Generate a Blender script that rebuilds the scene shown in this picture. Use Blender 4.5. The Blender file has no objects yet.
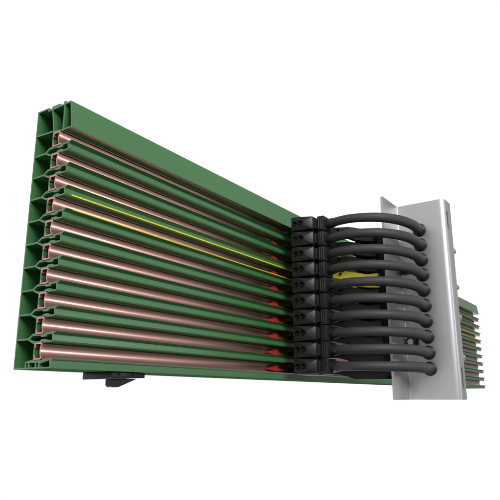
import bpy, bmesh, math
from mathutils import Vector, Matrix
from mathutils.geometry import interpolate_bezier
S = 0.02                       # one pole pitch of the rail = 20 mm; everything below is in pitches
L = 70.15                      # rail length
scene = bpy.context.scene
C = scene.collection
PI = math.pi

# ------------------------------------------------------------------ materials
def material(name, col, rough=.5, metal=0., spec=.5, bump=0., bscale=400., var=0., vscale=(60, 60, 60), rvar=0., coat=0., ior=1.5):
    m = bpy.data.materials.new(name); m.use_nodes = True
    nt = m.node_tree; b = nt.nodes['Principled BSDF']
    b.inputs['Base Color'].default_value = (*col, 1)
    b.inputs['Roughness'].default_value = rough
    b.inputs['Metallic'].default_value = metal
    b.inputs['Specular IOR Level'].default_value = spec
    b.inputs['Coat Weight'].default_value = coat; b.inputs['IOR'].default_value = ior
    tc = nt.nodes.new('ShaderNodeTexCoord')
    if var or rvar:
        mp = nt.nodes.new('ShaderNodeMapping'); mp.inputs['Scale'].default_value = vscale
        n = nt.nodes.new('ShaderNodeTexNoise'); n.inputs['Scale'].default_value = 1; n.inputs['Detail'].default_value = 5
        nt.links.new(tc.outputs['Object'], mp.inputs['Vector']); nt.links.new(mp.outputs[0], n.inputs['Vector'])
        if var:
            r = nt.nodes.new('ShaderNodeMapRange')
            r.inputs[1].default_value = .25; r.inputs[2].default_value = .75
            r.inputs[3].default_value = 1 - var; r.inputs[4].default_value = 1 + var
            nt.links.new(n.outputs[0], r.inputs[0])
            h = nt.nodes.new('ShaderNodeHueSaturation'); h.inputs['Color'].default_value = (*col, 1)
            nt.links.new(r.outputs[0], h.inputs['Value']); nt.links.new(h.outputs[0], b.inputs['Base Color'])
        if rvar:
            r2 = nt.nodes.new('ShaderNodeMapRange')
            r2.inputs[1].default_value = .25; r2.inputs[2].default_value = .75
            r2.inputs[3].default_value = rough - rvar; r2.inputs[4].default_value = rough + rvar
            nt.links.new(n.outputs[0], r2.inputs[0]); nt.links.new(r2.outputs[0], b.inputs['Roughness'])
    if bump:
        n2 = nt.nodes.new('ShaderNodeTexNoise'); n2.inputs['Scale'].default_value = bscale; n2.inputs['Detail'].default_value = 3
        nt.links.new(tc.outputs['Object'], n2.inputs['Vector'])
        bp = nt.nodes.new('ShaderNodeBump'); bp.inputs['Strength'].default_value = bump; bp.inputs['Distance'].default_value = .0004
        nt.links.new(n2.outputs[0], bp.inputs['Height']); nt.links.new(bp.outputs[0], b.inputs['Normal'])
    return m

M_GREEN = material('green_plastic', (.048, .164, .053), rough=.24, spec=1.0, bump=.05, bscale=900, ior=1.6, var=.05, vscale=(2, 700, 700), rvar=.06)
M_MATT = material('green_plastic_matt', (.048, .164, .053), rough=.9, spec=.05, bump=.1, bscale=900, var=.05, vscale=(2, 700, 700))
M_COPPER = material('drawn_copper', (.70, .385, .335), rough=.26, metal=.85, var=.04, vscale=(1.0, 500, 500))
M_YELLOW = material('yellow_stripe', (.62, .56, .02), rough=.45)
M_YPLAST = material('yellow_plastic', (.70, .60, .015), rough=.42, bump=.08, bscale=700)
M_BLACK = material('black_plastic', (.012, .012, .0125), rough=.40, spec=.36, bump=.10, bscale=1200, var=.12, rvar=.06)
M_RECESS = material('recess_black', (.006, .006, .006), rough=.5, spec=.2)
M_RUBBER = material('cable_rubber', (.040, .040, .040), rough=.58, spec=.4, bump=.10, bscale=1500, var=.10, rvar=.05)
M_GROMMET = material('grommet_rubber', (.016, .016, .016), rough=.36)
M_RED = material('red_plastic', (.36, .022, .02), rough=.36)
M_STEEL = material('zinc_sheet', (.57, .57, .585), rough=.46, metal=1., bump=.04, bscale=500, var=.05, vscale=(40, 40, 8), rvar=.05)
M_BOLT = material('bolt_steel', (.72, .72, .72), rough=.25, metal=1.)

# ------------------------------------------------------------------ helpers
def obj(name, bm, mat, parent=None, smooth=35):
    """link a bmesh, given in pitches in world place, as ONE object (origin at its parent)"""
    o0 = Vector(parent['base']) if parent else Vector((0, 0, 0))
    for v in bm.verts: v.co = (v.co - o0) * S
    me = bpy.data.meshes.new(name); bm.to_mesh(me); bm.free()
    for f in me.polygons: f.use_smooth = True
    me.set_sharp_from_angle(angle=math.radians(smooth))
    me.materials.append(mat)
    o = bpy.data.objects.new(name, me); C.objects.link(o)
    if parent: o.parent = parent
    return o

def thing(name, label, cat, base, group=None):
    o = bpy.data.objects.new(name, None); C.objects.link(o)
    o.empty_display_size = .02
    o['base'] = base; o.location = Vector(base) * S
    o['label'] = label; o['category'] = cat
    if group: o['group'] = group
    return o

def box(bm, x0, x1, y0, y1, z0, z1, bev=0., seg=2):
    vs = [bm.verts.new((x, y, z)) for x in (x0, x1) for y in (y0, y1) for z in (z0, z1)]
    r = bmesh.ops.convex_hull(bm, input=vs)
    fs = [g for g in r['geom'] if isinstance(g, bmesh.types.BMFace)]
    bmesh.ops.dissolve_limit(bm, angle_limit=.01, verts=vs, edges=list({e for f in fs for e in f.edges}))
    if bev:
        es = list({e for v in vs if v.is_valid for e in v.link_edges})
        bmesh.ops.bevel(bm, geom=es, offset=bev, segments=seg, affect='EDGES', profile=.5)

def hull(bm, pts, bev=0., seg=2):
    vs = [bm.verts.new(p) for p in pts]
    r = bmesh.ops.convex_hull(bm, input=vs)
    fs = [g for g in r['geom'] if isinstance(g, bmesh.types.BMFace)]
    bmesh.ops.dissolve_limit(bm, angle_limit=.01, verts=[v for v in vs if v.is_valid], edges=list({e for f in fs for e in f.edges}))
    if bev:
        es = list({e for v in vs if v.is_valid for e in v.link_edges})
        bmesh.ops.bevel(bm, geom=es, offset=bev, segments=seg, affect='EDGES', profile=.5)

def prism(bm, pts, axis, a, b):
    """extrude a polygon: pts are 2-D in the two other axes (in x,y,z order)"""
    def P(p, h):
        q = list(p); q.insert(axis, h); return q
    va = [bm.verts.new(P(p, a)) for p in pts]; vb = [bm.verts.new(P(p, b)) for p in pts]
    bm.faces.new(va); bm.faces.new(vb[::-1])
    n = len(pts)
    for i in range(n):
        bm.faces.new((va[i], vb[i], vb[(i + 1) % n], va[(i + 1) % n]))
    bmesh.ops.recalc_face_normals(bm, faces=bm.faces[:])

def cyl(bm, p0, p1, r0, r1=None, n=24):
    p0, p1 = Vector(p0), Vector(p1); d = p1 - p0
    q = d.to_track_quat('Z', 'Y').to_matrix().to_4x4()
    bmesh.ops.create_cone(bm, cap_ends=True, segments=n, radius1=r0, radius2=r0 if r1 is None else r1, depth=d.length,
                          matrix=Matrix.Translation((p0 + p1) / 2) @ q)

def lathe(bm, p0, axis, prof, n=28):
    """prof: (distance along axis, radius)"""
    p0 = Vector(p0); a = Vector(axis).normalized()
    u = a.orthogonal().normalized(); w = a.cross(u)
    rings = []
    for h, r in prof:
        rings.append([bm.verts.new(p0 + a * h + (u * math.cos(2 * PI * i / n) + w * math.sin(2 * PI * i / n)) * r) for i in range(n)])
    for A, B in zip(rings, rings[1:]):
        for i in range(n): bm.faces.new((A[i], A[(i + 1) % n], B[(i + 1) % n], B[i]))
    bm.faces.new(rings[0][::-1]); bm.faces.new(rings[-1])

def tube(bm, pts, r, n=24):
    pts = [Vector(p) for p in pts]; rings = []
    rr = r if callable(r) else (lambda t: r)
    up = Vector((0, 0, 1))
    for i, p in enumerate(pts):
        t = (pts[min(i + 1, len(pts) - 1)] - pts[max(i - 1, 0)]).normalized()
        u = t.cross(up).normalized(); w = u.cross(t)
        R = rr(i / (len(pts) - 1))
        rings.append([bm.verts.new(p + (u * math.cos(2 * PI * k / n) + w * math.sin(2 * PI * k / n)) * R) for k in range(n)])
    for A, B in zip(rings, rings[1:]):
        for k in range(n): bm.faces.new((A[k], A[(k + 1) % n], B[(k + 1) % n], B[k]))
    bm.faces.new(rings[0][::-1]); bm.faces.new(rings[-1])
    bmesh.ops.recalc_face_normals(bm, faces=bm.faces[:])

def spline(P, sub=8):
    P = [Vector(p) for p in P]; out = []
    for i in range(len(P) - 1):
        p0 = P[max(i - 1, 0)]; p1 = P[i]; p2 = P[i + 1]; p3 = P[min(i + 2, len(P) - 1)]
        for k in range(sub):
            t = k / sub
            out.append(.5 * ((2 * p1) + (p2 - p0) * t + (2 * p0 - 5 * p1 + 4 * p2 - p3) * t * t + (3 * p1 - p0 - 3 * p2 + p3) * t ** 3))
    out.append(P[-1]); return out

def extrude_profile(loops, x0, x1):
    """2-D loops in (y, z), outer and holes, filled and extruded along x -> bmesh in pitches"""
    cu = bpy.data.curves.new('profile', 'CURVE'); cu.dimensions = '2D'; cu.fill_mode = 'BOTH'
    cu.extrude = (x1 - x0) / 2
    for lp in loops:
        sp = cu.splines.new('POLY'); sp.points.add(len(lp) - 1); sp.use_cyclic_u = True
        for q, (y, z) in zip(sp.points, lp): q.co = (y, z, 0, 1)
    o = bpy.data.objects.new('profile', cu); C.objects.link(o)
    dg = bpy.context.evaluated_depsgraph_get(); dg.update()
    me = bpy.data.meshes.new_from_object(o.evaluated_get(dg))
    bm = bmesh.new(); bm.from_mesh(me)
    bpy.data.objects.remove(o); bpy.data.curves.remove(cu); bpy.data.meshes.remove(me)
    for v in bm.verts:
        x, y, z = v.co; v.co = ((x0 + x1) / 2 + z, x, y)
    bmesh.ops.remove_doubles(bm, verts=bm.verts[:], dist=1e-5)
    bmesh.ops.recalc_face_normals(bm, faces=bm.faces[:])
    return bm

def cut(bm, cutter):
    """boolean difference of two bmeshes"""
    ma = bpy.data.meshes.new('a'); bm.to_mesh(ma); bm.free()
    mb = bpy.data.meshes.new('b'); cutter.to_mesh(mb); cutter.free()
    a = bpy.data.objects.new('a', ma); b = bpy.data.objects.new('b', mb); C.objects.link(a); C.objects.link(b)
    md = a.modifiers.new('cut', 'BOOLEAN'); md.operation = 'DIFFERENCE'; md.object = b; md.solver = 'EXACT'
    dg = bpy.context.evaluated_depsgraph_get(); dg.update()
    me = bpy.data.meshes.new_from_object(a.evaluated_get(dg))
    r = bmesh.new(); r.from_mesh(me)
    for o in (a, b): bpy.data.objects.remove(o)
    for m in (ma, mb, me): bpy.data.meshes.remove(m)
    return r

def dup(root, base, label):
    r = root.copy(); C.objects.link(r); r.location = Vector(base) * S; r['base'] = base; r['label'] = label
    for ch in [c for c in C.objects if c.parent == root]:
        c = ch.copy(); C.objects.link(c); c.parent = r
        for g in [q for q in C.objects if q.parent == ch]:
            d = g.copy(); C.objects.link(d); d.parent = c
    return r

ORD = ['topmost', 'second from the top', 'third from the top', 'fourth from the top', 'fifth from the top',
       'fifth from the bottom', 'fourth from the bottom', 'third from the bottom', 'second from the bottom', 'lowest']

# ------------------------------------------------------------------ the conductor rail
rail = thing('conductor_rail', 'long green ten-slot conductor rail lined with copper strips, running behind the collectors', 'conductor rail', (0, 0, 0))
outer = [(2.33, 0), (0.04, 0), (0.03, .05)]
holes = []
for k in range(10):
    if k == 0:
        outer += [(-.01, .29), (-.13, .37), (-.12, .385)]
    else:
        outer += [(0.0, k + .055), (0.02, k + .29), (-.17, k + .39), (-.16, k + .40)]
    outer += [(.55, k + .355), (.55, k + .325), (1.07, k + .325),
              (1.07, k + 1.02), (.55, k + 1.02), (.55, k + .99)]
    outer += [(.03, k + 1.0)] if k < 9 else [(-.12, 10.0)]
outer += [(.05, 11.25), (.08, 11.28), (.40, 11.275), (.42, 11.36), (.55, 11.37), (.57, 11.27), (.68, 11.245), (.80, 11.25), (.80, 11.34), (.9, 11.36),
          (1.33, 11.36), (1.37, 11.25), (1.54, 11.25), (1.58, 11.37), (2.34, 11.38)]
for k in range(10):
    lo = [(2.27, k + .205), (1.54, k + .205), (1.29, k + .365), (1.13, k + .39)]
    if k == 0: lo = [(2.27, .06), (1.61, .06), (1.61, .28), (1.13, .36)]
    hi = [(1.13, k + .975), (1.19, k + .975), (1.54, k + 1.135), (2.27, k + 1.135)]
    if k == 9: hi = [(1.13, 10.09), (2.27, 10.135)]
    holes.append(lo + hi)
    if k:
        holes.append([(1.46, k + .165), (1.26, k + .285), (.80, k + .275), (.70, k + .22), (.42, k + .22), (.36, k + .30), (.07, k + .30),
                      (.05, k + .06), (.36, k + .06), (.42, k + .13), (.70, k + .13), (.78, k + .065), (1.17, k + .065)])
holes += [[(1.55, .055), (1.55, .23), (1.41, .23), (1.41, .055)], [(1.34, .055), (1.34, .23), (.98, .23), (.98, .055)],
          [(.92, .055), (.92, .23), (.76, .23), (.76, .055)], [(.68, .055), (.68, .17), (.55, .22), (.10, .30), (.07, .055)]]
holes += [[(.44, 10.06), (-.05, 10.06), (.10, 11.2), (.44, 11.2)],
          [(.51, 10.06), (1.06, 10.12), (1.27, 11.19), (.51, 11.19)],
          [(2.27, 10.20), (1.13, 10.155), (1.33, 11.19), (1.60, 11.19), (1.62, 11.31), (2.27, 11.31)]]
prof = obj('insulating_profile', extrude_profile([outer] + holes, 0, L), M_GREEN, rail, 20)
prof.data.materials.append(M_MATT)                              # bottom face made matt to mute the white backdrop's grazing reflection
for f in prof.data.polygons:
    if f.normal.z < -.9 and f.center.z < .01 * S: f.material_index = 1

def copper(k):
    t = .055; o_, i_ = [], []
    N = 10
    # outside of the C: the contact face (y=.58) is a shallow hollow; the back (y=1.05) is open
    front = []
    for i in range(N + 1):
        z = .42 + .52 * i / N; u = (i / N - .5) * 2
        front.append((.58 + .075 * (1 - u * u), k + z))
    outl = [(1.04, k + .52), (1.05, k + .42), (1.02, k + .345), (.64, k + .345), (.595, k + .37)] + front + \
           [(.595, k + .985), (.64, k + 1.005), (1.02, k + 1.005), (1.05, k + .94), (1.04, k + .80)]
    inn = [(.99, k + .80), (.99, k + .945), (.66, k + .945), (.65, k + .90)] + [(y + t, z) for y, z in front[::-1][1:-1]] + \
          [(.65, k + .44), (.66, k + .405), (.99, k + .405), (.99, k + .52)]
    bm = extrude_profile([outl + inn], -.03, L - .02)
    return bm
c0 = obj('copper_strip', copper(0), M_COPPER, rail, 28)
for k in range(1, 10):
    c = c0.copy(); C.objects.link(c); c.parent = rail; c.location = (0, 0, k * S)
bm = bmesh.new(); prism(bm, [(-.004, 7.035), (-.012, 7.035), (-.004, 7.105), (.004, 7.105)], 0, .35, L - .02); obj('marking_stripe', bm, M_YELLOW, rail)
bm = bmesh.new(); prism(bm, [(-.145, 6.362), (-.172, 6.358), (-.192, 6.378), (-.188, 6.412), (-.165, 6.424), (-.08, 6.412), (-.08, 6.39)], 0, .35, L - .02); obj('marking_stripe', bm, M_YELLOW, rail)

# ------------------------------------------------------------------ hanger clamp under the rail
hc = thing('hanger_clamp', 'black hanger clamp with a wedge shaped lever under the rail near its cut end', 'clamp', (4.3, 1.1, -.3))
bm = bmesh.new()
hull(bm, [(3.33, .25, -.30), (3.33, 2.1, -.32), (5.35, .25, -.235), (5.35, 2.1, -.235), (3.33, .25, -.012), (3.33, 2.1, -.012), (5.35, .25, -.012), (5.35, 2.1, -.012)], .02)
obj('clamp_body', bm, M_BLACK, hc)
bm = bmesh.new()
prism(bm, [(3.98, -.26), (3.98, -.53), (4.03, -.61), (4.13, -.65), (4.4, -.65), (4.54, -.62), (5.6, -.25)], 1, 1.0, 1.32)
obj('lever', bm, M_BLACK, hc)
bm = bmesh.new()
for x in (3.75, 4.6):
    cyl(bm, (x, .22, -.09), (x, .30, -.09), .06)
obj('rivet', bm, M_RECESS, hc)

# ------------------------------------------------------------------ mounting bracket
TX, TY = -.045, -.013
def lean(bm):
    for v in bm.verts:
        dz = v.co.z - 5; v.co.x += TX * dz; v.co.y += TY * dz
br = thing('mounting_bracket', 'bent grey steel mounting bracket with a row of cable holes and bolted edge', 'bracket', (22.8, -7.4, -1.26))
def arc(cx, cy, r, a0, a1, n=10):
    return [(cx + r * math.cos(math.radians(a0 + (a1 - a0) * i / n)), cy + r * math.sin(math.radians(a0 + (a1 - a0) * i / n))) for i in range(n + 1)]
# centre line seen from above: back flange (towards -x), web, front flange (towards +x), short return lip
XW, YB, YF, XR, T = 22.84, -5.93, -9.10, 24.28, .15
rb, rf = .13, .30
line = [(20.12, YB)] + arc(XW - rb, YB - rb, rb, 90, 0) + arc(XW + rf, YF + rf, rf, 180, 270) + arc(XR - .18, YF + .18, .18, 270, 360) + [(XR, YF + .75)]
def offset(line, d):
    out = []
    for i, p in enumerate(line):
        a = Vector(line[max(i - 1, 0)]); b = Vector(line[min(i + 1, len(line) - 1)])
        t = (b - a).normalized(); out.append((p[0] - t.y * d, p[1] + t.x * d))
    return out
poly = offset(line, T / 2) + offset(line, -T / 2)[::-1]
bm = bmesh.new(); prism(bm, poly, 2, -1.26, 11.5)
ct = bmesh.new()
def slot(z0, z1, x, w=.075):
    pts = arc(x, z1 - w, w, 0, 180) + arc(x, z0 + w, w, 180, 360)
    b = bmesh.new(); prism(b, pts, 1, YF - .4, YF + .3); me = bpy.data.meshes.new('s'); b.to_mesh(me); b.free(); ct.from_mesh(me); bpy.data.meshes.remove(me)
slot(9.55, 10.75, 23.25, .15); slot(-.62, .72, 23.52, .15)
for k in range(10):
    cyl(ct, (XW - .4, -7.42, k + .64), (XW + .4, -7.42, k + .64), .36, n=32)
bm = cut(bm, ct); lean(bm)
obj('sheet', bm, M_STEEL, br, 25)
for z in (8.45, 6.0, 4.0, 1.4):
    bm = bmesh.new(); cyl(bm, (XR + T / 2 - .01, YF + .2, z), (XR + T / 2 + .46, YF + .2, z), .11)
    lathe(bm, (XR + T / 2 + .45, YF + .2, z), (1, 0, 0), [(0, .2), (.22, .2), (.36, .16), (.44, .05)], 20); lean(bm)
    obj('bolt', bm, M_BOLT, br)
for z in (7.1, 2.35):
    bm = bmesh.new(); box(bm, XW - T / 2 - .20, XW - T / 2 - .012, -6.80, -6.09, z - .30, z + .30, .05)
    box(bm, XW - T / 2 - .32, XW - T / 2 - .205, -6.78, -6.58, z - .22, z + .22, .04); lean(bm); obj('clip', bm, M_BLACK, br)
    bm = bmesh.new(); cyl(bm, (XW - T / 2 - .26, -6.36, z), (XW - T / 2 - .205, -6.36, z), .2)
    cyl(bm, (XW - T / 2 - .40, -6.36, z), (XW - T / 2 - .265, -6.36, z), .14, n=6); lean(bm)
    obj('bolt', bm, M_BOLT, br)
for z0, z1 in ((-.85, .95), (9.35, 10.95)):  # black strips added behind the slots, standing in for the shade inside
    bm = bmesh.new(); box(bm, 23.1, 23.95, YF + T / 2 + .02, YF + T / 2 + .10, z0, z1, .02); lean(bm); obj('slot_shade_strip', bm, M_RECESS, br)
bm = bmesh.new(); box(bm, 20.35, 22.3, YB + T / 2 + .005, YB + T / 2 + .5, .15, 9.35, .06); lean(bm)
hull(bm, [(x + dx, y, z) for x, y in ((20.05, -3.95), (21.75, -5.72)) for dx in (0, .16) for z in (-.01, 9.36)])
obj('arm_mount', bm, M_RECESS, br)

# ------------------------------------------------------------------ current collectors
def collector(label, base):
    t = thing('current_collector', label, 'current collector', base, 'current collectors stacked along the rail')
    # nose: end face with two screw holes, tapering trapezoid facet on its front corner
    bm = bmesh.new(); z0, z1 = .232, 1.15
    hull(bm, [(16.8, -1.0, z0), (16.8, -1.0, z1), (16.8, -1.42, z1), (16.8, -1.93, .82), (16.8, -1.93, .57), (16.8, -1.42, z0),
              (17.10, -2.40, z0 + .05), (17.10, -2.40, z1 - .05), (17.45, -2.40, z0 + .05), (17.45, -2.40, z1 - .05), (17.45, -1.0, z0), (17.45, -1.0, z1)], .022)
    ct = bmesh.new()
    for y in (-1.26, -1.66): cyl(ct, (16.6, y, .70), (17.0, y, .70), .175, n=24)
    bm = cut(bm, ct)
    obj('nose_housing', bm, M_BLACK, t, 25)
    for y in (-1.26, -1.66):
        bm = bmesh.new(); lathe(bm, (16.92, y, .70), (-1, 0, 0), [(-.04, .172), (.03, .165), (.04, .12), (.0, .09)], 24)
        obj('screw', bm, M_RECESS, t)
    bm = bmesh.new()
    box(bm, 17.455, 18.7, -2.28, -1.0, z0 - .012, z1 + .012, .012)
    box(bm, 17.30, 18.6, -2.52, -2.285, z0 + .12, z1 - .12, .03)
    box(bm, 17.46, 18.6, -2.98, -2.525, z0 - .005, z1 + .005, .035)
    for i in range(3):
        box(bm, 17.425, 17.455, -2.92 + .13 * i, -2.85 + .13 * i, z0 + .1, z1 - .1, .01, 1)
    obj('connector_block', bm, M_BLACK, t, 25)
    # sliding shoe inside the slot, red nose at its leading end
    bm = bmesh.new()
    box(bm, 18.15, 20.6, .22, .53, .58, .74, .02)
    box(bm, 18.5, 20.4, -1.3, .15, .50, .88, .05)
    hull(bm, [(18.5, .3, .60), (18.5, .3, .72), (17.5, -1.05, .50), (17.5, -1.05, .88), (19.2, .3, .60), (19.2, .3, .72), (18.6, -1.1, .50), (18.6, -1.1, .88)], .02)
    obj('shoe_carrier', bm, M_BLACK, t, 25)
    bm = bmesh.new()
    def ring(x, y0, y1, a, b): return [(x, y0, a), (x, y1, a), (x, y0, b), (x, y1, b)]
    hull(bm, ring(16.0, .50, .56, .57, .61) + ring(16.6, .45, .57, .50, .72) + ring(17.05, .40, .575, .47, .84) + ring(17.2, .40, .575, .47, .80) + ring(17.45, .41, .575, .47, .64), .035, 3)
    hull(bm, ring(17.3, .42, .55, .50, .63) + ring(18.15, .43, .53, .52, .63), .03)
    obj('contact_nose', bm, M_RED, t, 25)
    # pivoted arm from the head back to the bracket: (x, y, z low, z high, half width)
    sec = [(18.35, -1.9, .36, .66, .18), (18.75, -2.45, .32, .66, .18), (19.05, -3.0, .24, .68, .18), (19.2, -3.4, .12, .67, .17), (19.38, -3.75, -.08, .69, .15),
           (19.6, -4.1, -.24, .64, .14), (20.0, -4.65, -.33, .52, .14), (20.35, -5.0, -.33, .60, .15), (20.7, -5.35, -.33, .69, .15), (21.0, -5.55, -.33, .62, .15)]
    bm = bmesh.new(); rings = []
    for i, (x, y, a, b, w) in enumerate(sec):
        p = sec[max(i - 1, 0)]; q = sec[min(i + 1, len(sec) - 1)]
        d = Vector((q[0] - p[0], q[1] - p[1])).normalized(); n = (-d.y * w, d.x * w); c = .05
        prof = [(-1, a + c), (-.7, a), (.7, a), (1, a + c), (1, b - c), (.7, b), (-.7, b), (-1, b - c)]
        rings.append([bm.verts.new((x + n[0] * s, y + n[1] * s, z)) for s, z in prof])
    for A, B in zip(rings, rings[1:]):
        for i in range(8): bm.faces.new((A[i], A[(i + 1) % 8], B[(i + 1) % 8], B[i]))
    bm.faces.new(rings[0]); bm.faces.new(rings[-1][::-1]); bmesh.ops.recalc_face_normals(bm, faces=bm.faces[:])
    arm = obj('arm', bm, M_RECESS, t, 30)
    bm = bmesh.new(); lathe(bm, (18.95, -3.32, .545), (-.87, -.5, 0), [(-.0, .085), (.10, .085), (.13, .06), (.13, .0)], 18); obj('pivot_pin', bm, M_RECESS, t)
    return t
def clabel(i):
    return ('black current collector with yellow arm, %s of the ten stacked heads' if i == 3 else 'black current collector with two screw holes, %s of the ten stacked heads') % ORD[i]
B0 = (17.5, -2.0, 9)
first = collector_root = None
# the meshes are modelled for slot 0, so the first one is built there and then lifted to the top slot
first = collector(clabel(0), (17.5, -2.0, 0)); first['base'] = B0; first.location = Vector(B0) * S
for i in range(1, 10):
    r = dup(first, (17.5, -2.0, 9 - i), clabel(i))
    if i == 9:
        for ch in [c for c in C.objects if c.parent == r and c.name.startswith('arm')]:
            ch.data = ch.data.copy()                            # the lowest arm is slimmer and ends above the rail's lower edge
            for v in ch.data.vertices: v.co.z = max(v.co.z, -.02 * S)
    if i == 3:
        for ch in [c for c in C.objects if c.parent == r and c.name.startswith('arm')]:
            ch.data = ch.data.copy(); ch.data.materials[0] = M_YPLAST; ch['label'] = 'yellow pivoted arm'

# ------------------------------------------------------------------ cables
for i in range(10):
    k = 9 - i; zh = k + .64; xw = XW + TX * (zh - 5); yh = -7.42 + TY * (zh - 5)
    t = thing('cable', 'thick dark grey cable bending into the bracket, %s of the ten cables' % ORD[i], 'cable', (18.0, -3.0, k + .69), 'cables between collectors and bracket')
    s = [.0, .03, -.02, .04, .0, -.03, .02, .05, -.02, .0][i]
    P = [(18.08, -2.97, k + .69), (17.86, -3.5, k + .685), (17.66, -4.15, k + .67), (17.62 - s, -4.85, k + .655), (17.86 - s, -5.62, k + .645), (18.36 - s, -6.40, k + .635),
         (19.2, -7.02 - s, k + .63), (20.15, -7.36 - s, zh), (21.25, yh - .05, zh), (22.3, yh, zh), (xw + .25, yh, zh)]
    bm = bmesh.new(); tube(bm, spline(P, 8), lambda t: .275 + .05 * max(0, min(1, (t - .35) / .45)), 28); obj('sheath', bm, M_RUBBER, t, 60)
    bm = bmesh.new()
    d = (Vector(P[1]) - Vector(P[0])).normalized()
    lathe(bm, P[0], d, [(-.2, .37), (.06, .37), (.10, .36), (.14, .335), (.42, .32), (.62, .295), (.64, .28), (.64, .2)], 28); obj('strain_relief', bm, M_GROMMET, t, 30)
    bm = bmesh.new()
    lathe(bm, (xw, yh, zh), (-1, 0, 0), [(T / 2 + .002, .3), (T / 2 + .002, .43), (T / 2 + .07, .45), (T / 2 + .13, .43), (T / 2 + .17, .39), (T / 2 + .17, .375), (T / 2 + .26, .37), (T / 2 + .32, .345), (T / 2 + .33, .30)], 32)
    obj('grommet', bm, M_GROMMET, t, 40)

# ------------------------------------------------------------------ camera
cam = bpy.data.cameras.new('camera'); co = bpy.data.objects.new('camera', cam); C.objects.link(co)
co.location = Vector((-14.2805, -18.8926, -1.0767)) * S
co.rotation_euler = (1.8198, .0014, -.9739)
cam.sensor_width = 36; cam.lens = 36 * 577.99 / 500
cam.clip_start = .005; cam.clip_end = 100
scene.camera = co

# ------------------------------------------------------------------ studio light
w = bpy.data.worlds.new('World'); scene.world = w; w.use_nodes = True
nt = w.node_tree; bg = nt.nodes['Background']
tc = nt.nodes.new('ShaderNodeTexCoord')
def vdot(v):
    n = nt.nodes.new('ShaderNodeVectorMath'); n.operation = 'DOT_PRODUCT'; n.inputs[1].default_value = Vector(v).normalized()
    nt.links.new(tc.outputs['Generated'], n.inputs[0]); return n.outputs['Value']
def remap(sock, a, b, c, d):
    r = nt.nodes.new('ShaderNodeMapRange'); r.interpolation_type = 'SMOOTHSTEP'
    for i, x in enumerate((a, b, c, d)): r.inputs[i + 1].default_value = x
    nt.links.new(sock, r.inputs[0]); return r.outputs[0]
def mathn(op, a, b):
    n = nt.nodes.new('ShaderNodeMath'); n.operation = op
    for i, x in enumerate((a, b)):
        if isinstance(x, float): n.inputs[i].default_value = x
        else: nt.links.new(x, n.inputs[i])
    return n.outputs[0]
left = remap(vdot((-.87, .5, .1)), .2, .9, 0., .80)  # unseen glow added on the left to brighten the bracket web
back = remap(vdot((.80, .545, .247)), .67, .83, 0., 1.)       # white studio backdrop behind the product
updn = remap(vdot((0, 0, 1)), -.8, .9, .08, .36)           # dim floor, brighter ceiling elsewhere
back2 = remap(vdot((.55, .78, -.25)), .55, .75, 0., 1.)
back = mathn('MAXIMUM', back, back2)
front = remap(vdot((.56, -.82, .02)), .84, .99, 0., .52)   # glow added to the world, right of the camera, to brighten the copper
val = mathn('MAXIMUM', mathn('MAXIMUM', mathn('MAXIMUM', back, left), front), updn)
nt.links.new(val, bg.inputs['Color']); bg.inputs['Strength'].default_value = 1.0

def softbox(name, loc, target, size, power, col=(1, 1, 1)):
    l = bpy.data.lights.new(name, 'AREA'); l.shape = 'RECTANGLE'; l.size, l.size_y = size[0] * S, size[1] * S; l.energy = power; l.color = col
    o = bpy.data.objects.new(name, l); C.objects.link(o); o.location = Vector(loc) * S
    o.rotation_euler = (Vector(target) - Vector(loc)).to_track_quat('-Z', 'Y').to_euler(); return o
softbox('key_softbox', (-45, -105, 66), (20, 0, 5), (66, 46), 71)
softbox('side_softbox', (62, -80, 9), (16, 0, 4), (18, 5), 2.6)

scene.render.engine = 'CYCLES'
scene.view_settings.view_transform = 'Standard'; scene.view_settings.look = 'None'
scene.view_settings.exposure = 0; scene.view_settings.gamma = 1
scene.cycles.max_bounces = 10; scene.cycles.diffuse_bounces = 5; scene.cycles.glossy_bounces = 6
